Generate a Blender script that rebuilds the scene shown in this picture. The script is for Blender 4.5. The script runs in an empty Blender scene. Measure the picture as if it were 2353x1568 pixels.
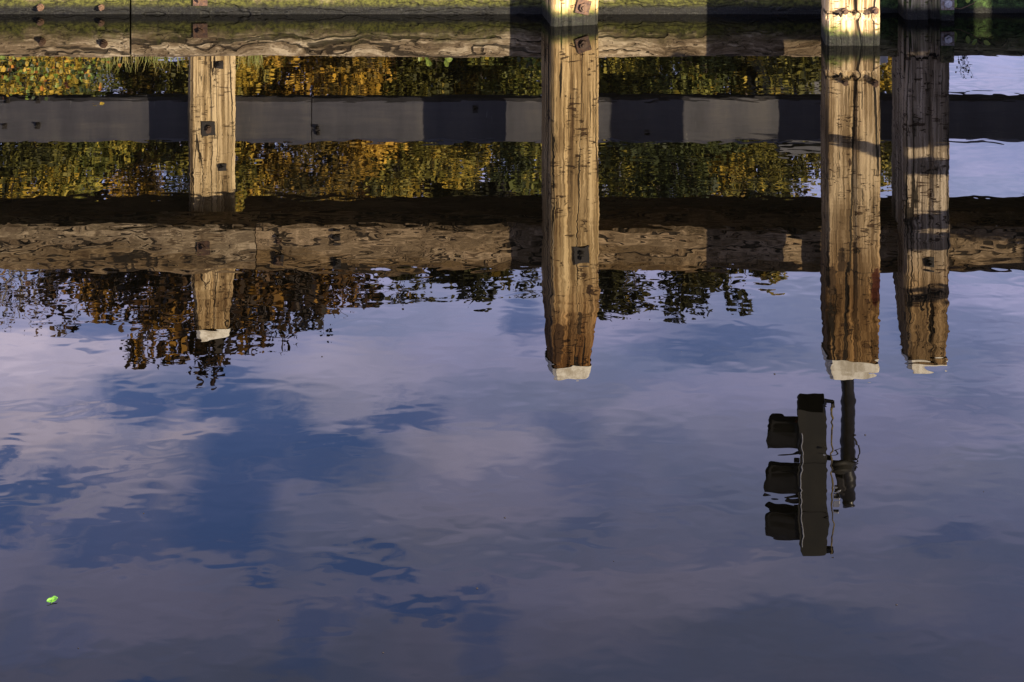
import bpy, bmesh, math, random
import numpy as np
from mathutils import Vector, Matrix, noise as mn
random.seed(7)
S = bpy.context.scene
C = S.collection

# ------------------------------------------------------------------ camera, sky, sun, exposure
F = 4037.0 / 2353.0            # focal length in picture widths (level camera, rising/falling front)
YH = -1068.0                   # picture row of the horizon (2353 px wide picture)
H = 3.0                        # eye height above the water
cam = bpy.data.cameras.new('camera'); co = bpy.data.objects.new('camera', cam); C.objects.link(co)
co.location = (0, 0, H); co.rotation_euler = (math.radians(90), 0, 0)
cam.sensor_width = 36; cam.lens = 36 * F
cam.shift_y = (YH - 784.0) / 2353.0
cam.clip_end = 3000; cam.clip_start = 0.05
S.camera = co
S.view_settings.view_transform = 'Standard'; S.view_settings.look = 'None'
S.view_settings.exposure = 2.0; S.view_settings.gamma = 1

SUNV = Vector((0.95, -1.0, 0.344)).normalized()      # towards the sun: low, right, behind the camera
sun_el = math.asin(SUNV.z); sun_az = math.atan2(SUNV.x, SUNV.y)
sl = bpy.data.lights.new('sun', 'SUN'); so = bpy.data.objects.new('sun', sl); C.objects.link(so)
sl.energy = 5.0; sl.angle = math.radians(0.5); sl.color = (1.0, 0.83, 0.60)
so.rotation_euler = SUNV.to_track_quat('Z', 'Y').to_euler(); so.location = (20, -20, 12)

def PX(px, py, D):
    """point whose mirror image in the water shows at picture (px, py) when it stands D metres off"""
    k = D / 4037.0
    return Vector(((px - 1176.5) * k, D, (py - YH) * k - H))

class NT:
    """tiny node helper"""
    def __init__(s, tree): s.t = tree; s.n = tree.nodes; s.l = tree.links
    def new(s, kind, **kw):
        n = s.n.new(kind)
        for k, v in kw.items():
            if k.startswith('i_'): n.inputs[k[2:].replace('_', ' ')].default_value = v
            else: setattr(n, k, v)
        return n
    def link(s, a, b): s.l.new(a, b)
    def setv(s, sock, v):
        if hasattr(v, 'is_output') or isinstance(v, bpy.types.NodeSocket): s.link(v, sock)
        else: sock.default_value = v
    def math(s, op, a, b=0.0, c=0.0, clamp=False):
        n = s.new('ShaderNodeMath', operation=op, use_clamp=clamp)
        s.setv(n.inputs[0], a); s.setv(n.inputs[1], b); s.setv(n.inputs[2], c)
        return n.outputs[0]
    def vmath(s, op, a, b=(0, 0, 0)):
        n = s.new('ShaderNodeVectorMath', operation=op)
        s.setv(n.inputs[0], a); s.setv(n.inputs[1], b)
        return n.outputs['Value' if op in ('LENGTH', 'DISTANCE', 'DOT_PRODUCT') else 'Vector']
    def noise(s, vec, scale=1.0, detail=4.0, rough=0.5, dist=0.0, out='Fac'):
        n = s.new('ShaderNodeTexNoise'); s.link(vec, n.inputs['Vector'])
        n.inputs['Scale'].default_value = scale; n.inputs['Detail'].default_value = detail
        n.inputs['Roughness'].default_value = rough; n.inputs['Distortion'].default_value = dist
        return n.outputs[out]
    def rng(s, v, a, b, c=0.0, d=1.0, smooth=True):
        n = s.new('ShaderNodeMapRange'); n.interpolation_type = 'SMOOTHSTEP' if smooth else 'LINEAR'
        s.setv(n.inputs[0], v); n.inputs[1].default_value = a; n.inputs[2].default_value = b
        n.inputs[3].default_value = c; n.inputs[4].default_value = d
        return n.outputs[0]
    def mix(s, fac, a, b, mode='MIX'):
        n = s.new('ShaderNodeMix', data_type='RGBA', blend_type=mode)
        s.setv(n.inputs['Factor'], fac)
        for k, v in ((6, a), (7, b)):
            if isinstance(v, (tuple, list)): v = (*v[:3], 1.0)
            s.setv(n.inputs[k], v)
        return n.outputs[2]
    def ramp(s, fac, stops):
        n = s.new('ShaderNodeValToRGB'); s.link(fac, n.inputs[0]); e = n.color_ramp.elements
        while len(e) < len(stops): e.new(0.5)
        for q, (p, c) in zip(e, stops): q.position = p; q.color = (*c, 1)
        return n.outputs[0]
    def comb(s, x, y, z):
        n = s.new('ShaderNodeCombineXYZ')
        s.setv(n.inputs[0], x); s.setv(n.inputs[1], y); s.setv(n.inputs[2], z)
        return n.outputs[0]
    def sep(s, v):
        n = s.new('ShaderNodeSeparateXYZ'); s.link(v, n.inputs[0]); return n.outputs

# --- world: physical sky with a broken cloud sheet laid out on a level plane overhead
w = bpy.data.worlds.new('World'); S.world = w; w.use_nodes = True
T = NT(w.node_tree); T.n.clear()
sky = T.new('ShaderNodeTexSky', sky_type='NISHITA', sun_disc=False)
sky.sun_elevation = sun_el; sky.sun_rotation = sun_az; sky.air_density = 1.0; sky.dust_density = 0.6; sky.ozone_density = 1.6
d = T.new('ShaderNodeTexCoord').outputs['Generated']
dx, dy, dz = T.sep(d)
zz = T.math('MAXIMUM', dz, 0.03)
cx = T.math('DIVIDE', dx, zz); cy = T.math('DIVIDE', dy, zz)
P = T.comb(cx, cy, 0.0)
wn = T.noise(P, 3.4, 7, 0.62, 0.3, 'Color')
wv = T.vmath('SUBTRACT', wn, (0.5, 0.5, 0.5))
Pw = T.vmath('ADD', P, T.vmath('MULTIPLY', wv, (0.20, 0.30, 0.0)))
# gaps of blue: (row/col in the picture, half sizes, strength) turned into places in the sheet
GAPS = [(230, 770, 75, 38, .75), (170, 812, 60, 22, .7), (262, 936, 88, 42, 1.0), (400, 900, 70, 22, .6), (500, 930, 85, 40, .95), (600, 985, 110, 45, 1.0),
        (740, 1020, 130, 26, .9), (560, 1060, 150, 65, .95), (720, 1080, 140, 45, .7), (540, 1170, 120, 80, .85), (470, 1250, 190, 50, .85), (300, 1270, 170, 40, .8), (230, 1215, 110, 32, .8), (15, 1055, 32, 14, .95),
        (90, 1108, 130, 26, .85), (200, 1095, 60, 20, .6), (15, 1195, 50, 45, .9), (100, 1200, 60, 16, .5), (590, 1338, 48, 20, .8), (810, 1262, 60, 26, .8), (740, 1300, 60, 16, .4),
        (728, 1435, 50, 50, .6), (690, 1530, 75, 50, .5), (900, 1372, 100, 24, .9), (1010, 1350, 80, 22, .7), (1030, 1440, 90, 50, .6), (1060, 1530, 70, 50, .4), (880, 1410, 30, 22, .7), (310, 1560, 110, 26, .8), (45, 1400, 50, 110, .25), (140, 1450, 90, 30, .25),
        (975, 940, 70, 34, .85), (870, 970, 60, 20, .75), (1310, 990, 85, 50, .5), (1370, 1110, 110, 60, .4), (1340, 1240, 90, 30, .4), (1640, 800, 170, 40, .6), (1560, 770, 100, 18, .4), (1235, 735, 50, 40, .8), (1500, 1030, 90, 30, .3),
        (2150, 1250, 90, 35, .45), (2230, 930, 150, 40, .35), (2060, 760, 60, 60, .3), (2300, 800, 80, 30, .3), (1800, 1330, 160, 30, .25), (1900, 1480, 250, 30, .2), (520, 850, 60, 22, .7), (1640, 1200, 120, 26, .25)]
gap = None
for gx, gy, rx, ry, a in GAPS:
    u = (gx - 1176.5) / 4037; v = (gy - YH) / 4037
    c = (u / v, 1 / v, 0)
    q = T.vmath('MULTIPLY', T.vmath('SUBTRACT', Pw, c), (v * 4037 / rx, v * v * 4037 / ry, 0))
    g = T.math('MULTIPLY', T.rng(T.vmath('LENGTH', q), 1.5, 0.5), a)
    gap = g if gap is None else T.math('MAXIMUM', gap, g)
n1 = T.noise(Pw, 1.7, 6, 0.6, 0.2)
n2 = T.noise(P, 5.5, 5, 0.6, 0.4)
n3 = T.noise(T.vmath('MULTIPLY', P, (1.0, 2.2, 1)), 2.6, 4, 0.55, 0.6)
veil = T.rng(n1, 0.55, 0.36)
gap = T.math('ADD', gap, T.math('MULTIPLY', T.math('SUBTRACT', n2, 0.5), 0.85))
gap = T.math('ADD', gap, T.math('MULTIPLY', veil, 0.34), clamp=True)
puff = None
for gx, gy, rx, ry, a in [(60, 850, 230, 90, .46), (90, 1010, 170, 60, .50), (400, 1005, 110, 30, .42), (760, 880, 240, 90, .22), (1110, 1030, 190, 60, .26), (300, 1070, 130, 25, .3),
                          (930, 1180, 300, 90, .12), (1500, 980, 260, 70, .10), (2050, 1080, 260, 60, .12), (1650, 1400, 500, 70, .12), (250, 1140, 160, 30, .2)]:
    u = (gx - 1176.5) / 4037; v = (gy - YH) / 4037
    q = T.vmath('MULTIPLY', T.vmath('SUBTRACT', Pw, (u / v, 1 / v, 0)), (v * 4037 / rx, v * v * 4037 / ry, 0))
    g = T.math('MULTIPLY', T.rng(T.vmath('LENGTH', q), 1.5, 0.3), a)
    puff = g if puff is None else T.math('MAXIMUM', puff, g)
lum = T.math('ADD', T.math('ADD', puff, T.rng(n3, 0.3, 0.7, 0.76, 1.08)), T.math('MULTIPLY', T.math('SUBTRACT', n2, 0.5), 0.38))
ccol = T.mix(T.rng(n3, 0.35, 0.65), (0.68, 0.76, 1.24), (0.78, 0.76, 1.20))
ccol = T.mix(T.math('MULTIPLY', puff, 2.4, clamp=True), ccol, (0.98, 0.85, 1.06))
cl = T.mix(1.0, ccol, T.comb(lum, lum, lum), 'MULTIPLY')
# cloud sheet: brighter low down, where it is looked at lengthways
low = T.math('MULTIPLY', T.rng(dz, 0.34, 0.55, 1.60, 0.60), T.rng(dz, 0.27, 0.40, 0.78, 1.0))
cl = T.mix(1.0, cl, T.comb(low, low, low), 'MULTIPLY')
cl = T.mix(1.0, cl, (6.0, 6.0, 6.0), 'MULTIPLY')
skyc = T.mix(1.0, sky.outputs[0], (0.58, 0.86, 1.50), 'MULTIPLY')
col = T.mix(T.math('MULTIPLY', gap, 0.80), cl, skyc)
bg = T.new('ShaderNodeBackground'); bg.inputs[1].default_value = 0.084
T.link(col, bg.inputs[0])
T.link(bg.outputs[0], T.new('ShaderNodeOutputWorld').inputs[0])

# ------------------------------------------------------------------ helpers
def tag(o, label=None, cat=None, group=None, kind=None):
    if label: o['label'] = label
    if cat: o['category'] = cat
    if group: o['group'] = group
    if kind: o['kind'] = kind
    return o
def thing(name, label, cat, loc=(0, 0, 0), rz=0.0, group=None):
    o = bpy.data.objects.new(name, None); C.objects.link(o); o.empty_display_size = 0.1
    o.location = loc; o.rotation_euler = (0, 0, rz)
    return tag(o, label, cat, group)
def obj(name, bm, m, parent=None, smooth=False):
    me = bpy.data.meshes.new(name)
    if isinstance(bm, bmesh.types.BMesh):
        bmesh.ops.recalc_face_normals(bm, faces=bm.faces); bm.to_mesh(me); bm.free()
    else:
        me.from_pydata(bm[0], [], bm[1])
    me.materials.append(m)
    if smooth:
        for p in me.polygons: p.use_smooth = True
    o = bpy.data.objects.new(name, me); C.objects.link(o)
    if parent: o.parent = parent
    return o
def mat(name):
    m = bpy.data.materials.new(name); m.use_nodes = True
    t = NT(m.node_tree); b = t.n['Principled BSDF']
    return m, t, b
def box(bm, cx, cy, cz, sx, sy, sz, M=None, bevel=0.0):
    r = bmesh.ops.create_cube(bm, size=1.0, matrix=Matrix.Translation((cx, cy, cz)) @ Matrix.Diagonal((sx, sy, sz, 1)))
    if bevel:
        es = list({e for v in r['verts'] for e in v.link_edges})
        g = bmesh.ops.bevel(bm, geom=es, offset=bevel, segments=2, affect='EDGES', profile=0.5)
        vs = list({v for f in g['faces'] for v in f.verts})
    else: vs = r['verts']
    if M is not None: bmesh.ops.transform(bm, matrix=M, verts=list({v for v in vs} | {v for v in r['verts'] if v.is_valid}))
def tube(bm, pts, r, seg=8, caps=True, r1=None):
    pts = [Vector(p) for p in pts]; rings = []
    n = len(pts)
    for i, p in enumerate(pts):
        t = (pts[min(i + 1, n - 1)] - pts[max(i - 1, 0)]).normalized()
        a = t.orthogonal().normalized() if i == 0 else (prev - t * prev.dot(t)).normalized()
        prev = a; b = t.cross(a)
        rr = r if r1 is None else r + (r1 - r) * i / max(1, n - 1)
        rings.append([bm.verts.new(p + (a * math.cos(k * 2 * math.pi / seg) + b * math.sin(k * 2 * math.pi / seg)) * rr) for k in range(seg)])
    for i in range(n - 1):
        for k in range(seg):
            bm.faces.new((rings[i][k], rings[i][(k + 1) % seg], rings[i + 1][(k + 1) % seg], rings[i + 1][k]))
    if caps: bm.faces.new(rings[0][::-1]); bm.faces.new(rings[-1])

# ------------------------------------------------------------------ materials
def wood(name, axis, lo, mid, hi, cw_=1.0, crack=1.0, nick=1.0, moss=0.4, moss_top=0.22, stain=None, seed=0.0, knot=0.0, wet=0.105, green=(0.045, 0.075, 0.005), gstr=1.0, rots=(), patches=()):
    m, t, b = mat(name)
    c0 = t.new('ShaderNodeTexCoord').outputs['Object']
    z = t.sep(c0)[2]
    c = t.vmath('ADD', c0, (seed * 3.1, seed * 1.7, seed * 2.3))
    def st(a, l):        # stretched along the grain
        return (a, a, l) if axis == 'Z' else (l, a, a)
    warp = t.vmath('MULTIPLY', t.vmath('SUBTRACT', t.noise(c, 3.0 if axis == 'X' else 2.0, 3, .5, 0, 'Color'), (.5, .5, .5)), st(0.03 + knot * 0.10, 0.0))
    cw = t.vmath('ADD', c, warp)
    fine = t.noise(t.vmath('MULTIPLY', cw, st(75, 1.3)), 1.0, 8, 0.72)
    grain = t.noise(t.vmath('MULTIPLY', cw, st(22, 0.7)), 1.0, 5, 0.6)
    big = t.noise(c, 2.3, 3, 0.55)
    f = t.math('ADD', t.math('MULTIPLY', fine, 0.5), t.math('ADD', t.math('MULTIPLY', grain, 0.45), t.math('MULTIPLY', big, 0.25)))
    col = t.ramp(t.rng(f, 0.495, 0.695, smooth=False), [(0.0, lo), (0.5, mid), (1.0, hi)])
    sk = t.math('MULTIPLY', t.rng(t.noise(t.vmath('MULTIPLY', t.vmath('ADD', cw, (2.7, 3.3, 6.1)), st(34, 0.55)), 1.0, 4, 0.6), 0.53, 0.66), t.rng(t.noise(c, 3.7, 3), 0.40, 0.60, .25, 1.0))
    col = t.mix(t.math('MULTIPLY', sk, 0.72), col, t.mix(1.0, col, (0.30, 0.24, 0.18), 'MULTIPLY'))
    if stain:
        zs0, zs1, sc, samt = stain
        zz_ = t.math('ADD', z, t.math('MULTIPLY', t.math('SUBTRACT', t.noise(t.vmath('MULTIPLY', c, st(12, 1.2)), 1, 3), 0.5), 0.5))
        col = t.mix(t.rng(zz_, zs0, zs1, 0, samt), col, t.mix(1.0, col, sc, 'MULTIPLY'))
    # long drying cracks along the grain, only in places
    cn = t.noise(t.vmath('MULTIPLY', cw, st(8.0, 0.22)), 1.0, 2.5, 0.5)
    ck = t.rng(t.math('ABSOLUTE', t.math('SUBTRACT', cn, 0.5)), 0.004 * cw_, 0.011 * cw_, 1, 0)
    cn2 = t.noise(t.vmath('MULTIPLY', t.vmath('ADD', cw, (4.2, 7.7, 1.3)), st(34.0, 0.5)), 1.0, 2, 0.5)
    ck2 = t.math('MULTIPLY', t.rng(t.math('ABSOLUTE', t.math('SUBTRACT', cn2, 0.5)), 0.004, 0.02, 1, 0), t.rng(t.noise(c, 5.0, 2), 0.5, 0.6))
    crk = t.math('MULTIPLY', t.math('MAXIMUM', ck, t.math('MULTIPLY', ck2, 0.8)), crack, clamp=True)
    # short rusty nicks across the grain
    nn = t.noise(t.vmath('MULTIPLY', t.vmath('ADD', c, (1.1, 5.2, 9.3)), (16, 16, 75) if axis == 'Z' else (9, 22, 30)), 1.0, 3, 0.6)
    nk = t.math('MULTIPLY', t.rng(nn, 0.57, 0.61), t.rng(t.noise(t.vmath('ADD', c, (8, 2, 4)), 6.5, 2), 0.49, 0.55))
    nk = t.math('MULTIPLY', nk, nick, clamp=True)
    col = t.mix(t.math('MULTIPLY', nk, 0.85), col, (0.035, 0.014, 0.006))
    col = t.mix(t.math('MULTIPLY', crk, 0.93), col, (0.010, 0.007, 0.004))
    # decayed rings: a jagged dark seam right across, at given heights; dark torn patches on the face
    for (rz_, amp) in rots:
        jz = t.math('ADD', z, t.math('MULTIPLY', t.math('SUBTRACT', t.noise(t.vmath('MULTIPLY', c0, (11, 11, 3)), 1, 4, .7), 0.5), .14))
        rf = t.rng(t.math('ABSOLUTE', t.math('SUBTRACT', jz, rz_)), .006 * amp, .013 * amp, 1, 0)
        col = t.mix(t.math('MULTIPLY', rf, t.rng(t.noise(c0, 9.0, 2), .40, .5)), col, (0.012, 0.008, 0.005))
    for (qx, qz, ex, ez, qc) in patches:
        dv = t.vmath('MULTIPLY', t.vmath('SUBTRACT', t.vmath('ADD', c0, t.vmath('MULTIPLY', t.vmath('SUBTRACT', t.noise(t.vmath('MULTIPLY', c0, (16, 16, 5)), 1, 4, .7, 0, 'Color'), (.5, .5, .5)), (.06, 0, .16))), (qx, 0, qz)), (1 / ex, 0, 1 / ez))
        col = t.mix(t.math('MULTIPLY', t.rng(t.vmath('LENGTH', dv), 1.05, .85), .92), col, qc)
    # algae and moss low down, wet black foot
    mz = t.math('ADD', z, t.math('MULTIPLY', t.math('SUBTRACT', t.noise(t.vmath('MULTIPLY', c, (7, 7, 7)), 1, 5, .65), 0.5), 0.22))
    mossf = t.math('MULTIPLY', t.rng(mz, moss_top, moss_top * 0.35), moss * gstr, clamp=True)
    gcol = t.mix(t.rng(t.noise(c, 38, 4, .7), .35, .68), tuple(x * 0.35 for x in green), tuple(x * 2.0 for x in green))
    col = t.mix(mossf, col, gcol)
    wz = t.math('ADD', z, t.math('MULTIPLY', t.math('SUBTRACT', t.noise(c, 26, 4, .7), 0.5), 0.035))
    wf = t.rng(wz, wet, wet * 0.45)
    col = t.mix(t.math('MULTIPLY', wf, 0.97), col, t.mix(t.rng(t.noise(c, 110, 3, .7), .5, .66), (0.002, 0.002, 0.002), (0.013, 0.014, 0.012)))
    t.link(col, b.inputs['Base Color'])
    t.link(t.math('SUBTRACT', 0.88, t.math('MULTIPLY', wf, 0.15)), b.inputs['Roughness'])
    b.inputs['Specular IOR Level'].default_value = 0.25
    hgt = t.math('SUBTRACT', t.math('MULTIPLY', f, 0.8), t.math('ADD', t.math('MULTIPLY', crk, 1.0), t.math('MULTIPLY', nk, 0.8)))
    bp = t.new('ShaderNodeBump'); bp.inputs['Strength'].default_value = 0.9; bp.inputs['Distance'].default_value = 0.014
    t.link(hgt, bp.inputs['Height']); t.link(bp.outputs[0], b.inputs['Normal'])
    return m
def plain(name, col, rough=0.6, metal=0.0, var=0.35, scale=14.0, col2=None, bump=0.0015):
    m, t, b = mat(name)
    c = t.new('ShaderNodeTexCoord').outputs['Object']
    n = t.noise(c, scale, 5, 0.65)
    c2 = col2 or tuple(x * (1 - var) for x in col)
    t.link(t.mix(t.rng(n, 0.38, 0.62), c2, col), b.inputs['Base Color'])
    b.inputs['Roughness'].default_value = rough; b.inputs['Metallic'].default_value = metal
    bp = t.new('ShaderNodeBump'); bp.inputs['Distance'].default_value = bump; bp.inputs['Strength'].default_value = 0.6
    t.link(n, bp.inputs['Height']); t.link(bp.outputs[0], b.inputs['Normal'])
    return m
def leafmat(name, stops, rough=0.6):
    m, t, b = mat(name)
    a = t.new('ShaderNodeAttribute'); a.attribute_name = 'tint'
    t.link(t.ramp(a.outputs['Fac'], stops), b.inputs['Base Color'])
    b.inputs['Roughness'].default_value = rough; b.inputs['Specular IOR Level'].default_value = 0.2
    return m

W_LO, W_MID, W_HI = (0.12, 0.07, 0.028), (0.36, 0.255, 0.135), (0.56, 0.43, 0.26)
m_pile = [wood('pile wood fair', 'Z', W_LO, (0.33, 0.235, 0.115), (0.66, 0.51, 0.29), seed=1, moss=0.5, nick=0.7, stain=(1.5, 2.1, (0.75, 0.62, 0.42), 0.6)),
          wood('pile wood amber', 'Z', W_LO, (0.33, 0.225, 0.10), (0.66, 0.49, 0.25), seed=2, moss=0.8, moss_top=0.15, nick=1.1, patches=((.09, 1.62, .022, .035, (.04, .02, .01)), (.03, 1.83, .015, .10, (.05, .03, .014)), (-.10, 1.95, .03, .12, (.06, .03, .013))), cw_=1.3, stain=(1.35, 2.1, (0.56, 0.36, 0.19), 0.95)),
          wood('pile wood worn', 'Z', (0.09, 0.055, 0.025), (0.24, 0.165, 0.082), (0.60, 0.46, 0.27), seed=3.7, cw_=1.5, rots=((.185, 1.2), (1.33, .5)), patches=((.135, 1.42, .03, .13, (.07, .014, .006)), (-.07, 1.27, .025, .09, (.05, .03, .015)), (-.13, 1.40, .03, .10, (.06, .035, .016)), (.02, 1.20, .03, .015, (.03, .02, .01)), (-.02, .70, .012, .03, (.03, .015, .008))), crack=1.0, nick=0.9, moss=0.9, moss_top=0.13, stain=(.9, 1.6, (0.52, 0.38, 0.22), 0.95)),
          wood('pile wood grey', 'Z', (0.12, 0.09, 0.06), (0.31, 0.245, 0.165), (0.68, 0.57, 0.42), seed=5.2, rots=((.23, .9), (1.72, .6)), crack=1.0, nick=1.5, moss=0.4, stain=(1.2, 1.8, (0.55, 0.40, 0.20), 0.9))]
m_beam_low = wood('low beam wood', 'X', (0.10, 0.07, 0.04), (0.22, 0.165, 0.10), (0.54, 0.45, 0.31), seed=6, knot=1.4, crack=0.9, nick=0.35, moss=1.0, moss_top=0.21, wet=0.075, cw_=2.4, green=(0.034, 0.035, 0.006))
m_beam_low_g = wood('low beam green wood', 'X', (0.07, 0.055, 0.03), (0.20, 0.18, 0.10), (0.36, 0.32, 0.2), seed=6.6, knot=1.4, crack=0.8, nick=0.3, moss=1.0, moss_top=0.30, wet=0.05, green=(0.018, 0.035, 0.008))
m_beam_top = wood('top beam wood', 'X', (0.12, 0.085, 0.05), (0.20, 0.15, 0.09), (0.42, 0.33, 0.21), seed=8, knot=2.6, cw_=2.4, crack=1.0, nick=0.3, moss=0.0, stain=(1.42, 1.62, (.55, .46, .32), .85))
m_beam_top2 = wood('top beam brown wood', 'X', (0.11, 0.075, 0.04), (0.19, 0.135, 0.075), (0.41, 0.30, 0.18), seed=9.4, knot=2.4, cw_=2.2, crack=1.0, nick=0.3, moss=0.0, stain=(1.42, 1.62, (.50, .42, .26), .9))
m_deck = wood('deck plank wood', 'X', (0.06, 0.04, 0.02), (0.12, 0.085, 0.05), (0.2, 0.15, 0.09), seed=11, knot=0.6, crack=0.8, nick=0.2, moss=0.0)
m_rail = plain('grey rail', (0.044, 0.044, 0.052), 0.55, var=0.3, scale=5.0)
def _stain_rail():
    t = NT(m_rail.node_tree); b = t.n['Principled BSDF']; c = t.new('ShaderNodeTexCoord').outputs['Object']
    st1 = t.noise(t.vmath('MULTIPLY', c, (7, 7, 1.3)), 1, 6, .7); st2 = t.noise(t.vmath('MULTIPLY', c, (1.2, 9, 22)), 1, 6, .7)
    k = t.math('ADD', t.math('MULTIPLY', st1, .6), t.math('MULTIPLY', st2, .5))
    col = t.ramp(t.rng(k, .40, .70, smooth=False), [(0, (.024, .024, .028)), (.5, (.044, .043, .050)), (1, (.075, .070, .068))])
    sc = t.noise(t.vmath('MULTIPLY', c, (34, 34, 5)), 1, 3, .6)
    col = t.mix(t.math('MULTIPLY', t.rng(sc, .71, .75), .6), col, (.16, .16, .15))
    t.link(col, b.inputs['Base Color'])
_stain_rail()
m_plate = plain('rusty washer', (0.09, 0.045, 0.022), 0.8, 0.0, col2=(0.03, 0.015, 0.01), scale=60)
m_bolt = plain('rusty bolt', (0.09, 0.05, 0.025), 0.7, 0.1, col2=(0.05, 0.025, 0.012), scale=90)
m_grey_plate = plain('weathered steel', (0.22, 0.21, 0.20), 0.6, 0.3, col2=(0.12, 0.08, 0.06), scale=60)
m_black = plain('blackened iron', (0.016, 0.012, 0.010), 0.7, 0.2, scale=60)
m_cap = plain('white pile cap', (0.85, 0.80, 0.66), 0.55, col2=(0.50, 0.44, 0.32), scale=16)
m_sig = plain('signal housing', (0.019, 0.016, 0.008), 0.7, var=0.4, scale=8)
m_sigd = plain('signal visor black', (0.010, 0.008, 0.006), 0.6, var=0.3, scale=10)
m_edge = plain('board edge', (0.22, 0.16, 0.04), 0.5, col2=(0.03, 0.02, 0.01), scale=18)
m_galv = plain('galvanised steel', (0.45, 0.45, 0.46), 0.4, 0.6, scale=30)
m_pole = plain('dark pole paint', (0.016, 0.013, 0.008), 0.35, 0.1, scale=16)
m_white = plain('white paint', (0.8, 0.8, 0.8), 0.5, var=0.1)
m_red = plain('red lens', (0.25, 0.015, 0.008), 0.2, var=0.2)
m_green_lens = plain('green lens', (0.01, 0.08, 0.04), 0.2, var=0.2)
m_bark = plain('bark', (0.075, 0.055, 0.04), 0.9, col2=(0.03, 0.022, 0.016), scale=9, bump=0.01)
m_barkpale = plain('pale bark', (0.30, 0.27, 0.24), 0.9, col2=(0.10, 0.08, 0.07), scale=9, bump=0.01)

# ------------------------------------------------------------------ water, land
def water():
    m, t, b = mat('canal water'); t.n.remove(b)
    c = t.new('ShaderNodeNewGeometry').outputs['Position']
    sw = t.noise(t.vmath('MULTIPLY', c, (0.55, 1.6, 1)), 1.0, 2, 0.5)              # long lazy swell
    md = t.noise(t.vmath('MULTIPLY', t.vmath('ADD', c, (3, 9, 0)), (3.6, 5.5, 1)), 1.0, 2, 0.5, 0.3)
    rp = t.noise(t.vmath('MULTIPLY', t.vmath('ADD', c, (11, 2, 0)), (8.0, 12.5, 1)), 1.0, 1.0, 0.5, 0.35)  # 10 cm ripples
    pat = t.rng(t.noise(t.vmath('MULTIPLY', c, (0.4, 0.9, 1)), 1.0, 2), 0.35, 0.65, 0.55, 1.25)
    h = t.math('ADD', t.math('MULTIPLY', sw, 0.0013), t.math('MULTIPLY', md, 0.00022))
    h = t.math('ADD', h, t.math('MULTIPLY', t.math('MULTIPLY', rp, pat), 0.00027))
    bp = t.new('ShaderNodeBump'); bp.inputs['Strength'].default_value = 1.0; bp.inputs['Distance'].default_value = 1.0
    t.link(h, bp.inputs['Height'])
    fr = t.new('ShaderNodeFresnel'); fr.inputs[0].default_value = 1.45; t.link(bp.outputs[0], fr.inputs[1])
    gl = t.new('ShaderNodeBsdfGlossy'); gl.inputs['Roughness'].default_value = 0.0; t.link(bp.outputs[0], gl.inputs['Normal'])
    gl.inputs['Color'].default_value = (1, 1, 1, 1)
    df = t.new('ShaderNodeBsdfDiffuse'); df.inputs[0].default_value = (0.0012, 0.0011, 0.0006, 1)
    mx = t.new('ShaderNodeMixShader'); t.link(fr.outputs[0], mx.inputs[0]); t.link(df.outputs[0], mx.inputs[1]); t.link(gl.outputs[0], mx.inputs[2])
    t.link(mx.outputs[0], t.n['Material Output'].inputs[0])
    bm = bmesh.new()
    vs = [bm.verts.new(p) for p in ((-300, -6, 0), (300, -6, 0), (300, 24, 0), (-300, 24, 0))]; bm.faces.new(vs)
    tag(obj('water', bm, m), kind='structure')
water()
def land():
    m, t, b = mat('bank grass')
    c = t.new('ShaderNodeTexCoord').outputs['Object']
    t.link(t.mix(t.noise(c, 3, 6, .7), (0.02, 0.03, 0.008), (0.08, 0.09, 0.02)), b.inputs['Base Color']); b.inputs['Roughness'].default_value = 0.95
    bm = bmesh.new(); N = 90; rows = [(17.5, -0.6), (18.2, -0.05), (18.8, 0.35), (20, 0.6), (26, 0.7), (40, 0.8), (90, 1.0), (300, 1.2), (1200, 1.5)]
    g = []
    for y, z in rows:
        g.append([bm.verts.new((-400 + 800 * i / N, y + (0.5 * mn.noise((i * 1.7, y, 0)) if y < 30 else 0), z + 0.12 * mn.noise((i * .9, y * .3, 4)))) for i in range(N + 1)])
    for a, b_ in zip(g, g[1:]):
        for i in range(N): bm.faces.new((a[i], a[i + 1], b_[i + 1], b_[i]))
    tag(obj('far_bank', bm, m, smooth=True), kind='structure')
    m2, t, b = mat('quay stone')
    c = t.new('ShaderNodeTexCoord').outputs['Object']
    br = t.new('ShaderNodeTexBrick'); t.link(c, br.inputs[0]); br.inputs['Scale'].default_value = 2.0
    br.inputs['Color1'].default_value = (0.16, 0.14, 0.12, 1); br.inputs['Color2'].default_value = (0.11, 0.1, 0.09, 1); br.inputs['Mortar'].default_value = (0.05, 0.05, 0.045, 1)
    t.link(br.outputs[0], b.inputs['Base Color']); b.inputs['Roughness'].default_value = 0.9
    bm = bmesh.new(); box(bm, 0, -6.0, 0.2, 300, 11.2, 2.6, bevel=0.02)
    tag(obj('near_quay', bm, m2), kind='structure')
land()

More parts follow.
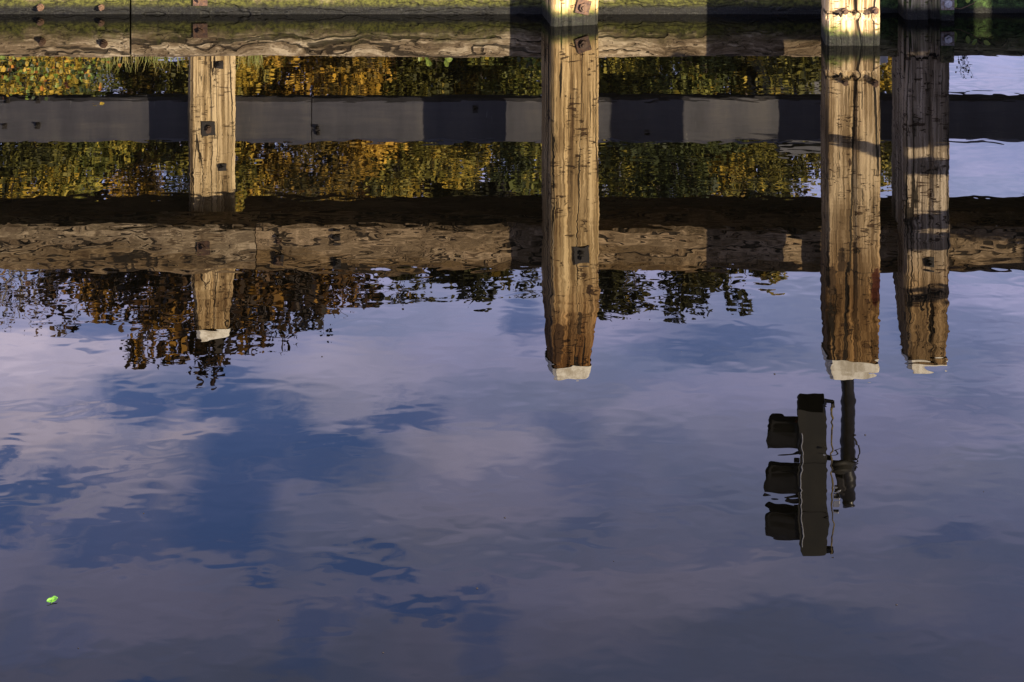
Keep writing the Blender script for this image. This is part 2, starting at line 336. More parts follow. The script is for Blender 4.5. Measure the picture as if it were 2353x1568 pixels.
# ------------------------------------------------------------------ piles
def square_ring(hw, hd, n=6, ch=0.02):
    """outline of a chamfered square, n points a side"""
    pts = []
    for (ax, ay, bx, by) in ((-hw + ch, -hd, hw - ch, -hd), (hw, -hd + ch, hw, hd - ch), (hw - ch, hd, -hw + ch, hd), (-hw, hd - ch, -hw, -hd + ch)):
        for i in range(n): f = i / (n - 1); pts.append((ax + (bx - ax) * f, ay + (by - ay) * f))
    return pts
def pile_post(w, d, zb, zt, taper0, tw, td, seed, tshift=0.0, rough=0.006, gouges=(), crack_x=None):
    bm = bmesh.new(); rings = []
    nz = int((zt - zb) / 0.022); n = 13
    for k in range(nz + 1):
        z = zb + (zt - zb) * k / nz
        f = max(0.0, (z - taper0) / (zt - taper0)); f = f ** 1.15
        hw = (w + (tw - w) * f) / 2; hd = (d + (td - d) * f) / 2; ring = []
        for i, (x, y) in enumerate(square_ring(hw, hd, n, 0.018)):
            nx = mn.noise((x * 9 + seed, y * 9, z * 3.2)) * rough + mn.noise((x * 30, y * 30 + seed, z * 14)) * rough * 0.35
            s = 1 + nx / max(abs(x), abs(y), 0.05)
            px_, py_ = x * s + tshift * f, y * s
            # front face: drying crack as a real groove, and chunks broken out of the corners
            if crack_x is not None and y < -hd * 0.9:
                cxx = crack_x + 0.015 * mn.noise((seed, 3, z * 1.6))
                dd = abs(x - cxx)
                if dd < 0.013: py_ += 0.022 * (1 - dd / 0.013)
            for (gx, gz, rx, rz, dep) in gouges:
                q = ((x - gx) / rx) ** 2 + ((z - gz) / rz) ** 2
                if q < 1 and y < 0: py_ += dep * (1 - q) ** 0.5 * (0.7 + 0.6 * mn.noise((x * 40, z * 40, seed)))
            ring.append(bm.verts.new((px_, py_, z)))
        rings.append(ring)
    m = len(rings[0])
    for a, b in zip(rings, rings[1:]):
        for i in range(m): bm.faces.new((a[i], a[(i + 1) % m], b[(i + 1) % m], b[i]))
    bm.faces.new(rings[-1]); bm.faces.new(rings[0][::-1])
    return bm
def pile_cap(w, d, w0, d0, z0, z1, tshift, seed):
    """cap of painted sheet folded over the head: flared skirt with an uneven lower rim"""
    bm = bmesh.new(); rings = []
    for k, (f, g) in enumerate(((0, 1.02), (0.35, 1.02), (0.8, 1.02), (1.0, .97))):
        ring = []
        for i, (x, y) in enumerate(square_ring((w0 + (w - w0) * f) / 2 * g + 0.004, (d0 + (d - d0) * f) / 2 * g + 0.004, 9, 0.02)):
            dz = 0.010 * mn.noise((x * 16, y * 16, seed)) if k == 0 else 0
            ring.append(bm.verts.new((x + tshift, y, z0 + (z1 - z0) * f + dz)))
        rings.append(ring)
    m = len(rings[0])
    for a, b in zip(rings, rings[1:]):
        for i in range(m): bm.faces.new((a[i], a[(i + 1) % m], b[(i + 1) % m], b[i]))
    bm.faces.new(rings[-1])
    return bm
def bolt(parent, x, z, y, plate=0.07, rot=0.0, pm=None, head=0.02, bmx=None, square=True):
    pm = pm or m_plate; bmx = bmx or m_bolt
    if plate:
        bm = bmesh.new(); box(bm, 0, 0, 0, plate, 0.010, plate, bevel=0.0015)
        if not square:
            bm.free(); bm = bmesh.new(); tube(bm, [(0, 0.005, 0), (0, -0.005, 0)], plate / 2, 20)
        w_ = obj('washer', bm, pm, parent); w_.location = (x, y - 0.005, z); w_.rotation_euler = (0, rot, 0)
    bm = bmesh.new(); tube(bm, [(0, 0.0, 0), (0, -0.018, 0)], head, 6); tube(bm, [(0, -0.018, 0), (0, -0.03, 0)], head * 0.5, 10)
    b_ = obj('bolt', bm, bmx, parent); b_.location = (x, y - (0.010 if plate else 0), z); b_.rotation_euler = (0, rot + 0.3, 0)

def make_pile(px, D, w, d, rz, ztop, taper0, tw, td, material, label, seed, capz, tshift=0.0, gouges=(), crack_x=0.0, zoff=0.0):
    """px: picture column of the middle of the front face; D: distance of the front face"""
    X = (px - 1176.5) * D / 4037
    root = thing('timber_pile', label, 'mooring pile', (X + math.sin(-rz) * d / 2, D + d / 2, 0), rz, 'square timber piles of the canal guard')
    obj('post', pile_post(w, d, -1.2, ztop - 0.012, taper0, tw, td, seed, tshift, gouges=gouges, crack_x=crack_x), material, root)
    f = max(0.0, (ztop - capz - taper0) / (ztop - taper0)) ** 1.15
    obj('cap', pile_cap(tw, td, w + (tw - w) * f, d + (td - d) * f, ztop - capz, ztop, tshift, seed), m_cap, root)
    return root
def H_(py, D): return (py - YH) * D / 4037 - H

R = math.radians
p1 = make_pile(489, 11.26, .285, .29, R(13), 2.19, 1.72, .185, .19, m_pile[0], 'timber pile behind the jointed top beam, the leftmost and most tapered of the four', 1.3, .09, .004, crack_x=-.01,
               gouges=[(-.14, 2.0, .04, .2, .03)])
p2 = make_pile(1322, 10.74, .300, .30, R(11), 2.18, 1.70, .215, .22, m_pile[1], 'amber-brown timber pile in front of the beams, one black square bolt plate on it', 2.9, .09, -.012, crack_x=-.035,
               gouges=[(.08, 1.72, .03, .07, .02)])
p3 = make_pile(1961, 10.32, .320, .21, R(-1), 1.94, 1.55, .275, .27, m_pile[2], 'broad timber pile nearest the camera, below the signal lamps, with a red-brown gouge', 4.4, .092, -.002, crack_x=.005,
               gouges=[(.135, 1.46, .045, .16, .05), (-.06, 1.36, .05, .12, .02), (.0, .175, .18, .022, .035), (-.12, 1.5, .03, .07, .02)])
p4 = make_pile(2131, 10.88, .285, .31, R(3), 2.20, 1.62, .225, .20, m_pile[3], 'rightmost timber pile, its foot in shade and striped higher up by cast shadows', 6.1, .055, .02, crack_x=.02,
               gouges=[(.0, .9, .1, .05, .012)])
def on_pile(root, px, py, plate, **kw):
    """bolt on the front face at the place whose reflection shows at (px, py)"""
    D = root.location.y - PD[root.name]; v = PX(px, py, D)
    lx = (v.x - root.location.x)
    bolt(root, lx, v.z, -PD[root.name] - kw.pop('out', 0.004), plate, **kw)
PD = {p1.name: .145, p2.name: .15, p3.name: .105, p4.name: .155}
on_pile(p1, 492, 150, .05, pm=m_black, bmx=m_black)
on_pile(p1, 467, 294, .088, rot=.03, pm=m_black)
on_pile(p1, 499, 386, .05, pm=m_black, bmx=m_black)
on_pile(p2, 1329, 103, .088, rot=.26, head=.027)
on_pile(p2, 1325, 587, .095, rot=.05, pm=m_black, bmx=m_black)
on_pile(p3, 1941, 187, 0.035, head=.02, square=False)
on_pile(p3, 2010, 189, 0.04, head=.022, square=False, bmx=m_plate)
on_pile(p4, 2133, 604, .055, pm=m_black, bmx=m_black)
# side strake bolted to the right edge of the last pile
bm = bmesh.new(); box(bm, .118, -.172, .03, .085, .03, .46, bevel=.006); obj('strake', bm, m_beam_low_g, p4)
bolt(p4, .115, .11, -.187, .085, pm=m_grey_plate, bmx=m_galv, head=.026)
# dark decayed patch of pile three
# ------------------------------------------------------------------ beams
def beam_mesh(x0, x1, hz, hd, cz, cyy, seed, rough=0.012, ch=0.018, step=0.05):
    bm = bmesh.new(); rings = []; n = max(2, int((x1 - x0) / step)); xm = (x0 + x1) / 2
    for k in range(n + 1):
        x = x0 + (x1 - x0) * k / n; ring = []
        for (y, z) in square_ring(hd, hz, 5, ch):
            dz = rough * mn.noise((x * 1.1, y * 4 + seed, z * 5)) + rough * .4 * mn.noise((x * 6, y * 14, z * 14 + seed))
            dy = rough * .6 * mn.noise((x * 2.1, seed - y * 6, z * 9))
            ring.append(bm.verts.new((x - xm, cyy + y + dy, cz + z + dz)))
        rings.append(ring)
    m = len(rings[0])
    for a, b in zip(rings, rings[1:]):
        for i in range(m): bm.faces.new((a[i], a[(i + 1) % m], b[(i + 1) % m], b[i]))
    bm.faces.new(rings[-1]); bm.faces.new(rings[0][::-1])
    return bm, xm
def beam(name, label, cat, x0, x1, D0, D1, z0, z1, material, seed, group, rough=.012, bolts=(), up=0.0):
    bm, xm = beam_mesh(x0, x1, (z1 - z0) / 2, (D1 - D0) / 2, (z0 + z1) / 2, 0, seed, rough)
    root = thing(name, label, cat, (xm, (D0 + D1) / 2, 0), 0, group)
    obj('timber', bm, material, root)
    for (px, py, pl, kw) in bolts:
        v = PX(px, py, D0); bolt(root, v.x - xm, v.z, -(D1 - D0) / 2 - .006, pl, **kw)
    return root
XJ = lambda px, D=11.0: (px - 1176.5) * D / 4037
A = 11.0
G1 = 'timber beams at the waterline'; G2 = 'timber beams along the top'; G3 = 'grey middle rails'
beam('waterline_beam', 'mossy waterline beam left of the dark butt joint, with four round bolts', 'beam', -9.5, XJ(297), A, A + .25, -.18, .268, m_beam_low, 3.1, G1,
     bolts=[(94, 50, .045, dict(square=False)), (98, 95, .045, dict(square=False)), (235, 51, .03, dict(square=False)), (239, 100, .05, dict(square=False))])
beam('waterline_beam', 'long pale knotted waterline beam from the dark butt joint to the broad pile', 'beam', XJ(302), XJ(1960), A, A + .25, -.18, .272, m_beam_low, 7.3, G1,
     bolts=[(461, 70, .09, dict(rot=.02))])
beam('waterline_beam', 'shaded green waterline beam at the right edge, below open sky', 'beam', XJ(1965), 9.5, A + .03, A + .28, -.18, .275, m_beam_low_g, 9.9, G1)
beam('top_beam', 'weathered pale top beam left of the vertical joint, one square plate on it', 'beam', -9.5, XJ(587), A, A + .25, 1.332, 1.61, m_beam_top, 12.1, G2, rough=.02,
     bolts=[(467, 570, .085, dict(rot=.05, pm=m_plate))])
beam('top_beam', 'long top beam right of the vertical joint, with four bolt heads near its left end', 'beam', XJ(589.5), XJ(1962), A, A + .25, 1.332, 1.605, m_beam_top2, 15.7, G2, rough=.02,
     bolts=[(641, 551, .04, dict(square=False, head=.022)), (773, 545, .045, dict(pm=m_black, bmx=m_black, head=.022)), (640, 598, .055, dict(pm=m_black, head=.02)), (774, 606, .05, dict(pm=m_black, bmx=m_black, head=.02))])
beam('top_beam', 'brown top beam right of the rightmost pile, half in leaf shadow', 'beam', XJ(1966), 9.5, A + .02, A + .27, 1.334, 1.625, m_beam_top2, 19.9, G2, rough=.02)
# deck planks lying behind the top beams, dark underneath
beam('walkway_plank', 'dark walkway plank behind the top beam, left of the leftmost pile', 'plank', -9.5, XJ(427, 11.3), A + .26, A + .53, 1.335, 1.40, m_deck, 21, 'walkway planks behind the top beams', rough=.006)
beam('walkway_plank', 'dark walkway plank behind the top beam, right of the leftmost pile', 'plank', XJ(556, 11.3), 9.5, A + .29, A + .53, 1.335, 1.40, m_deck, 23, 'walkway planks behind the top beams', rough=.006)
RA = 11.60
rl = [(-9.5, XJ(715, RA), 'plain grey middle rail crossing behind the leftmost pile'), (XJ(717, RA), XJ(1960, RA), 'plain grey middle rail crossing behind the amber-brown pile'), (XJ(1962, RA), 9.5, 'grey middle rail in full shade crossing behind the rightmost pile')]
for i, (a, b, lb) in enumerate(rl):
    z0, z1 = H_(226, RA), H_(328, RA)
    bl = [[(18, 230, .03, dict(pm=m_black, bmx=m_black, head=.012)), (88, 229, .03, dict(pm=m_black, bmx=m_black, head=.012)), (88, 290, .03, dict(pm=m_black, bmx=m_black, head=.012)), (12, 290, .03, dict(pm=m_black, bmx=m_black, head=.012))],
          [(683, 294, .028, dict(pm=m_black, bmx=m_black, head=.011)), (684, 303, .028, dict(pm=m_black, bmx=m_black, head=.011)), (1092, 251, .035, dict(pm=m_black, bmx=m_black, head=.012)), (1487, 305, .035, dict(pm=m_black, bmx=m_black, head=.012))], []][i]
    if i == 1: bl[0:2] = [(730, 294, .028, dict(pm=m_black, bmx=m_black, head=.011)), (731, 305, .028, dict(pm=m_black, bmx=m_black, head=.011))]
    beam('middle_rail', lb, 'rail', a, b, RA, RA + .10, z0, z1, m_rail, 30 + i * 3, G3, rough=.008, bolts=bl)

# short white-headed post behind the waterline beam
v = PX(2030, 149, 11.6)
sp = thing('marker_post', 'short post with white head between the two right-hand piles', 'post', (v.x, 11.68, 0))
bm = bmesh.new(); tube(bm, [(0, 0, -1), (0, 0, v.z - .05)], .04, 14); obj('shaft', bm, m_pile[3], sp)
bm = bmesh.new(); tube(bm, [(0, 0, v.z - .05), (0, 0, v.z - .01), (0, 0, v.z)], .044, 14); obj('head', bm, m_white, sp)

# unseen boards and rails added right of the frame to shade the right-hand piles
Yc = 9.0; dh = 0.344 * 1.88
sc_ = thing('shade_screen', 'unseen screen of boards and rails added to shade the rightmost pile', 'screen', (5.4, Yc, 0))
def board(name, x0, x1, z0, z1, th, sd, mt=m_beam_top2):
    bm, _ = beam_mesh(x0 - 5.4, x1 - 5.4, (z1 - z0) / 2, th / 2, 0, 0, sd, .008); o = obj(name, bm, mt, sc_); o.location = ((x0 + x1) / 2 - 5.4, 0, (z0 + z1) / 2)
    return o
for k, (x0, x1, z0, z1) in enumerate(((3.5, 4.80, -.6, .30), (3.5, 4.80, .31, .85), (3.95, 5.2, .86, 1.27), (3.95, 4.80, 1.275, 1.423), (4.96, 7.4, -.6, .30), (4.96, 7.4, .31, .85), (5.21, 7.4, .86, 1.27), (4.96, 7.4, 1.275, 1.42), (4.76, 7.4, 1.43, 1.70), (4.76, 7.4, 1.71, 1.99))):
    board('board', x0, x1, z0, z1, .07, 40 + k)
for k, (a, b, sh) in enumerate(((.875, .98, .0), (1.185, 1.28, .02), (1.334, 1.433, .03), (1.65, 1.746, .0))):
    o = board('rail', 3.97, 5.25, a + dh, b + dh, .05, 50 + k); o.rotation_euler = (0, R((-3, 5, -4, 6)[k]), 0)
o = board('shade_bar', 2.9, 4.3, 1.09, 1.15, .05, 60); o.rotation_euler = (0, R(-14), 0)  # slanted bar added out of view to throw a shadow on the broad pile
for x in (-.25, 1.9):
    bm = pile_post(.2, .2, -1.2, 2.6, 2.4, .18, .18, x, crack_x=0); o = obj('post', bm, m_pile[2], sc_); o.location = (x, .15, 0)

# ------------------------------------------------------------------ signal lamps on their pole
def signal():
    Dp = 10.80
    base = PX(1948, 868, Dp)
    pole = thing('signal_pole', 'dark round steel pole rising behind the broad pile', 'pole', (base.x, Dp, 0))
    zt = H_(1152, Dp); zc = H_(1062, Dp)
    bm = bmesh.new(); tube(bm, [(0, 0, 1.36), (0, 0, zc)], .044, 20); obj('shaft', bm, m_pole, pole, True)
    bm = bmesh.new(); tube(bm, [(0, 0, zc - .02), (0, 0, zc + .01), (-.004, 0, zc + .1), (-.004, 0, zt - .03)], .052, 20); tube(bm, [(-.004, 0, zt - .03), (-.004, 0, zt)], .052, 20, r1=.03)
    obj('pole_sleeve', bm, m_pole, pole, True)
    for z in (1.45, 1.72):
        bm = bmesh.new(); box(bm, 0, -.12, z, .14, .22, .05, bevel=.004); obj('strap', bm, m_black, pole)
    bm = bmesh.new()
    z = H_(1040, Dp); tube(bm, [(.04, -.02, z - .09), (.062, -.02, z - .07), (.066, -.02, z - .02), (.058, -.02, z + .03), (.05, -.02, z + .05), (.062, -.02, z + .06), (.05, -.01, z + .09), (.058, 0, z + .10), (.045, 0, z + .12)], .005, 6)
    obj('cable', bm, m_black, pole)
    # bracket holding the signal
    Ds = 10.70; o = PX(1868, 1095, Ds); rz = R(-10)
    sg = thing('signal_light', 'dark canal signal with three hooded lamps facing left', 'signal light', (o.x, Ds, o.z), rz)
    k = Ds / 4037
    def lx(px): return (px - 1868) * k
    def lz(py): return (py - 1095) * k
    bm = bmesh.new()       # housing: tall box, lower end cut back at an angle
    prof = [(lx(1832), lz(935)), (lx(1838), lz(926)), (lx(1855), lz(931)), (lx(1893), lz(924)), (lx(1899), lz(950)), (lx(1900), lz(1200)), (lx(1898), lz(1262)), (lx(1843), lz(1264)), (lx(1838), lz(1235)), (lx(1834), lz(1150)), (lx(1840), lz(1000))]
    a = [bm.verts.new((x, -.10, z)) for x, z in prof]; b = [bm.verts.new((x, .12, z)) for x, z in prof]
    bm.faces.new(a); bm.faces.new(b[::-1])
    for i in range(len(prof)): j = (i + 1) % len(prof); bm.faces.new((a[j], a[i], b[i], b[j]))
    bmesh.ops.bevel(bm, geom=[e for e in bm.edges], offset=.004, segments=2, affect='EDGES')
    hs = obj('housing', bm, m_sig, sg)
    bm = bmesh.new()       # pale seams: door rim of the housing and section joints
    tube(bm, [(lx(1843), -.104, lz(975)), (lx(1846), -.104, lz(1045)), (lx(1841), -.104, lz(1110)), (lx(1843), -.104, lz(1180)), (lx(1845), -.104, lz(1245))], .0035, 6)
    obj('door_rim', bm, m_galv, hs)
    for py in (1048, 1155):
        bm = bmesh.new(); box(bm, lx(1870), -.103, lz(py), lx(1898) - lx(1843), .006, .006); obj('seam', bm, m_black, hs)
    bm = bmesh.new(); tube(bm, [(lx(1893), -.10, lz(1017)), (lx(1893), -.125, lz(1017))], .008, 8); obj('latch', bm, m_galv, hs)
    bm = bmesh.new()       # backing board seen edge-on
    box(bm, lx(1911), 0, lz(1094), .010, .10, lz(1268) - lz(920), bevel=.002); bd = obj('backing_board', bm, m_edge, sg)
    for py in (918, 1262, 1045):
        bm = bmesh.new(); box(bm, lx(1904), 0, lz(py), lx(1911) - lx(1892), .05, .022, bevel=.003); obj('spacer', bm, m_black, sg)
    bm = bmesh.new(); box(bm, lx(1912), 0, lz(923), .022, .08, .02, bevel=.004); obj('board_clip', bm, m_black, bd)
    bm = bmesh.new(); box(bm, lx(1912), 0, lz(1266), .022, .08, .02, bevel=.004); obj('board_clip', bm, m_black, bd)
    for (py, xl, xe, rr, lens) in ((1000, 1765, 1834, .092, m_red), (1108, 1758, 1836, .098, m_sigd), (1197, 1759, 1838, .088, m_green_lens)):
        bm = bmesh.new(); n = 22; L0, L1 = lx(xe), lx(xl); rows = []
        for j in range(7):     # hood: open tube, the lower lip cut back
            f = j / 6; ring = []
            for i in range(n + 1):
                an = R(-62 + 304 * i / n) - R(0)        # gap points down
                lip = 1 - 0.18 * max(0, -math.sin(an)) * f
                rad = rr * (1 - .04 * math.sin(f * 3))
                ring.append(bm.verts.new((L0 + (L1 - L0) * f * lip, -.0 + rad * math.cos(an), lz(py) + rad * math.sin(an) * (1 + .03 * f))))
            rows.append(ring)
        for a, b in zip(rows, rows[1:]):
            for i in range(n): bm.faces.new((a[i], a[i + 1], b[i + 1], b[i]))
        bmesh.ops.solidify(bm, geom=bm.faces[:], thickness=.004)
        hd = obj('visor', bm, m_sigd, sg, True)
        bm = bmesh.new(); tube(bm, [(lx(xe) + .012, 0, lz(py)), (lx(xe) - .006, 0, lz(py)), (lx(xe) - .018, 0, lz(py))], rr * .9, 24, r1=rr * .72); obj('lens', bm, lens, sg, True)
        bm = bmesh.new(); tube(bm, [(lx(xe) + .02, 0, lz(py)), (lx(xe) + .0, 0, lz(py))], rr * 1.05, 24); obj('lens_ring', bm, m_sigd, sg, True)
    for py in (1052, 1062, 1152):    # hinge lugs between lamps
        bm = bmesh.new(); box(bm, lx(1830), -.03, lz(py), .035, .03, .012, bevel=.003); obj('lug', bm, m_black, sg)
    # clamp, mounting arm, cable to the pole
    bm = bmesh.new(); tube(bm, [(lx(1911), 0, lz(1068)), (lx(1928), .0, lz(1070)), (lx(1944), .04, lz(1074))], .05, 16, r1=.06); obj('clamp', bm, m_sig, sg, True)
    bm = bmesh.new(); box(bm, lx(1930), .0, lz(1110), .05, .06, .10, bevel=.01); obj('mounting_bracket', bm, m_black, sg)
    for py in (1118, 1135, 1158):
        bm = bmesh.new(); box(bm, lx(1921), -.02, lz(py), .034, .03, .018, bevel=.003); obj('fixing', bm, m_galv, sg)
    bm = bmesh.new(); tube(bm, [(lx(1895), -.11, lz(1017)), (lx(1905), -.10, lz(1020)), (lx(1918), -.06, lz(1021)), (lx(1932), -.02, lz(1016))], .0045, 6); obj('cable', bm, m_black, sg)
signal()

# ------------------------------------------------------------------ leaves and small plants
def leaf_cloud(name, pts, sizes, tints, material, parent=None, seed=0, stretch=1.5, up=0.0):
    rs = np.random.RandomState(seed); n = len(pts)
    nrm = rs.normal(size=(n, 3)); nrm[:, 2] += up; nrm /= np.linalg.norm(nrm, axis=1)[:, None]
    t = rs.normal(size=(n, 3)); t -= nrm * (t * nrm).sum(1)[:, None]; t /= np.linalg.norm(t, axis=1)[:, None]
    b = np.cross(nrm, t); s = sizes[:, None]
    v = np.stack([pts - t * s * stretch * .5, pts + b * s * .42 - t * s * .1 + nrm * s * .08, pts + t * s * stretch * .5, pts - b * s * .42 - t * s * .1 + nrm * s * .08], 1).reshape(-1, 3)
    me = bpy.data.meshes.new(name); me.vertices.add(4 * n); me.vertices.foreach_set('co', v.ravel())
    me.loops.add(4 * n); me.loops.foreach_set('vertex_index', np.arange(4 * n)); me.polygons.add(n)
    me.polygons.foreach_set('loop_start', np.arange(0, 4 * n, 4)); me.polygons.foreach_set('loop_total', np.full(n, 4))
    at = me.attributes.new('tint', 'FLOAT', 'FACE'); at.data.foreach_set('value', tints.astype(np.float32))
    me.materials.append(material); me.update(); me.validate()
    o = bpy.data.objects.new(name, me); C.objects.link(o)
    if parent: o.parent = parent
    return o

L_PAL = {
 'orange': [(0, (0.03, 0.026, 0.006)), (.35, (0.13, 0.085, 0.012)), (.7, (0.33, 0.185, 0.022)), (1, (0.55, 0.33, 0.04))],
 'olive': [(0, (0.028, 0.030, 0.006)), (.4, (0.10, 0.09, 0.014)), (.75, (0.20, 0.165, 0.025)), (1, (0.42, 0.27, 0.03))],
 'green': [(0, (0.025, 0.032, 0.008)), (.5, (0.085, 0.095, 0.018)), (.85, (0.19, 0.17, 0.028)), (1, (0.34, 0.26, 0.035))],
 'russet': [(0, (0.012, 0.007, 0.003)), (.45, (0.034, 0.017, 0.005)), (.8, (0.09, 0.042, 0.008)), (1, (0.24, 0.12, 0.015))],  # russet, darkened in the colour so the leaves look backlit
 'dark': [(0, (0.010, 0.010, 0.003)), (.5, (0.030, 0.028, 0.006)), (.85, (0.07, 0.055, 0.01)), (1, (0.16, 0.10, 0.014))],  # backlit silhouette look put into a near-black leaf colour
 'bare': [(0, (0.05, 0.03, 0.02)), (.5, (0.12, 0.06, 0.03)), (1, (0.30, 0.18, 0.04))]}
M_PAL = {k: leafmat(k + ' leaves', v) for k, v in L_PAL.items()}

def tree(name, label, px, D, topy, rpx, pal, seed, dens=1.0, zlow=3.0, sparse=0.0, leaf=.13, lean=0.0, bark=None, rdepth=None, group='autumn trees across the canal', lump=1.0):
    """tree whose mirrored top shows at row topy, half width rpx"""
    rs = np.random.RandomState(seed); rnd = random.Random(seed)
    X = XJ(px, D); ht = H_(topy, D); rx = rpx * D / 4037; ry = rdepth or rx
    root = thing(name, label, 'tree', (X, D, 0.6), 0, group); ht -= .6
    # limbs first, then leaf clumps near limb ends
    bm = bmesh.new(); tips = []
    tr = [(0, 0, -.3)]; nseg = 8
    for i in range(1, nseg + 1):
        f = i / nseg; tr.append((lean * f * rx + .12 * rx * mn.noise((seed, f * 3, 0)), .1 * mn.noise((0, f * 3, seed)), ht * .93 * f))
    tube(bm, tr, .012 * ht + .03, 8, r1=.012)
    zl = zlow - .6
    nl = 26
    for i in range(nl):
        f = (i + .5) / nl; z0 = zl * .8 + (ht * .93 - zl * .8) * f * .93
        j = min(nseg - 1, int(z0 / (ht * .93) * nseg)); q = z0 / (ht * .93) * nseg - j
        s = Vector(tr[j]).lerp(Vector(tr[j + 1]), min(1, q))
        prof = max(.15, math.sin(math.pi * min(1, (.30 + .55 * f))) ** .7)
        an = i * 2.4 + rnd.uniform(-.4, .4); L = prof * rnd.uniform(.75, 1.08)
        e = s + Vector((math.cos(an) * rx * L, math.sin(an) * ry * L, ht * .11 * rnd.uniform(.4, 1.2)))
        if e.z > ht: e.z = ht - rnd.uniform(0, .15)
        m_ = s.lerp(e, .5) + Vector((0, 0, -.06 * rx))
        tube(bm, [s, m_, e], .035, 5, r1=.008, caps=False); tips += [(e, .55), (m_.lerp(e, .4), .7), (m_, .6)]
        for q in range(4):
            e2 = m_.lerp(e, rnd.random()) + Vector((rnd.uniform(-.38, .38) * rx, rnd.uniform(-.38, .38) * ry, rnd.uniform(-.15, .5) * .8))
            tube(bm, [m_.lerp(e, .3), e2], .012, 4, r1=.004, caps=False); tips.append((e2, .45))
    tips.append((Vector(tr[-1]) + Vector((0, 0, ht * .04)), .45)); 
    obj('trunk', bm, bark or m_bark, root)
    allp, alls, allt = [], [], []
    for (e, r) in tips:
        if rnd.random() < sparse: continue
        rr = r * rnd.uniform(.6, 1.25) * (0.45 + .28 * rx) * lump; n = int(115 * dens * (rr / .6) ** 2)
        base = min(.95, max(.05, .5 + 1.1 * mn.noise(Vector(e) * .9 + Vector((seed, 0, 0))) + rnd.uniform(-.12, .12)))
        if rnd.random() < .12: base = rnd.uniform(0, 1)
        d_ = rs.normal(size=(n, 3)); d_ /= np.linalg.norm(d_, axis=1)[:, None]
        rad = rs.uniform(.1, 1, size=(n, 1)) ** .55
        p = np.array(e)[None, :] + d_ * rad * rr * np.array([[1, 1, .62]])
        ok = p[:, 2] < ht + .12
        allp.append(p[ok]); alls.append(rs.uniform(.6, 1.25, n)[ok] * leaf); allt.append(np.clip(base + rs.normal(size=n) * .15, 0, 1)[ok])
    leaf_cloud('crown', np.concatenate(allp), np.concatenate(alls), np.concatenate(allt), M_PAL[pal], root, seed)
    return root
TREES = [
 ('nearly bare pale-twigged tree at the left edge', 50, 33, 745, 105, 'bare', .5, .3, .09, m_barkpale),
 ('rusty tree second from the left edge', 170, 31, 708, 140, 'russet', 1.15, .12, .13, None),
 ('russet tree between the rusty tree and the tallest tree', 300, 29.5, 722, 130, 'russet', 1.1, .15, .13, None),
 ('tallest russet-brown tree, reaching past the white cap of the leftmost pile', 470, 28, 818, 165, 'russet', 1.1, .10, .13, None),
 ('reddish tree just right of the tallest tree', 620, 29, 772, 120, 'russet', 1.1, .15, .13, None),
 ('dark russet tree over the vertical beam joint', 740, 30.5, 740, 110, 'russet', 1.2, .15, .13, None),
 ('small brown tree with a separate leafy tip, left of the middle', 850, 32, 715, 110, 'russet', 1.6, .25, .13, None),
 ('dark olive tree in the middle of the far bank', 985, 34, 690, 150, 'dark', 2.2, .2, .14, None),
 ('thin-topped green tree left of the amber-brown pile', 1100, 32, 715, 130, 'dark', 1.9, .3, .13, None),
 ('sparse olive tree half hidden by the amber-brown pile', 1225, 35, 668, 115, 'dark', 1.5, .3, .13, None),
 ('drooping green tree just right of the amber-brown pile', 1440, 31, 752, 105, 'dark', 1.8, .25, .14, None),
 ('wide lacy green tree right of the drooping green one', 1600, 32, 735, 100, 'dark', 1.8, .28, .14, None),
 ('yellow-green tree with a ragged top before the broad pile', 1710, 31, 738, 95, 'dark', 1.7, .25, .14, None),
 ('low yellow tree beside the grey house', 1800, 33, 640, 65, 'olive', .9, .2, .13, None)]
for i, (lb, px, D, ty, r, pal, dens, sp_, lf, bk) in enumerate(TREES):
    tree('autumn_tree', lb, px, D, ty, r, pal, 100 + i * 7, dens, zlow=(9.3 if px < 790 else 3.6), sparse=(.36 if px < 790 else sp_ * .7), leaf=lf * (.8 if px < 790 else .9), bark=bk, lump=.72 if px < 790 else .85)
BACK = [('low olive bush tree at the far left, behind the leafy plant', 30, 520, 150, 'olive'), ('yellow-green bush tree left of the leftmost pile', 190, 500, 150, 'green'), ('golden bush tree directly left of the leftmost pile', 345, 590, 130, 'orange'),
        ('olive bush tree directly behind the leftmost pile', 480, 590, 130, 'olive'), ('golden bush tree behind the vertical beam joint', 620, 500, 130, 'orange'), ('bright golden bush tree right of the vertical beam joint', 770, 450, 125, 'orange'), ('olive bush tree left of the middle', 920, 470, 130, 'olive'),
        ('green bush tree in the middle', 1070, 445, 120, 'olive'), ('dark green bush tree behind the amber-brown pile', 1220, 440, 120, 'green'), ('dense green bush tree right of the amber-brown pile', 1420, 500, 140, 'green'),
        ('dense olive bush tree two places left of the grey house', 1570, 490, 130, 'green'), ('golden-olive bush tree beside the grey house', 1720, 445, 110, 'olive'), ('narrow olive bush tree seen between the two right-hand piles', 2040, 450, 75, 'olive')]
for i, (lb, px, ty, r, pal) in enumerate(BACK):
    tree('bushy_tree', lb, px, 24.5 + (i * 7 % 5) * .45, ty, r, pal, 300 + i * 11, 3.2, zlow=2.2, leaf=.062, group='dense low trees along the far bank', rdepth=.9, lump=.95)

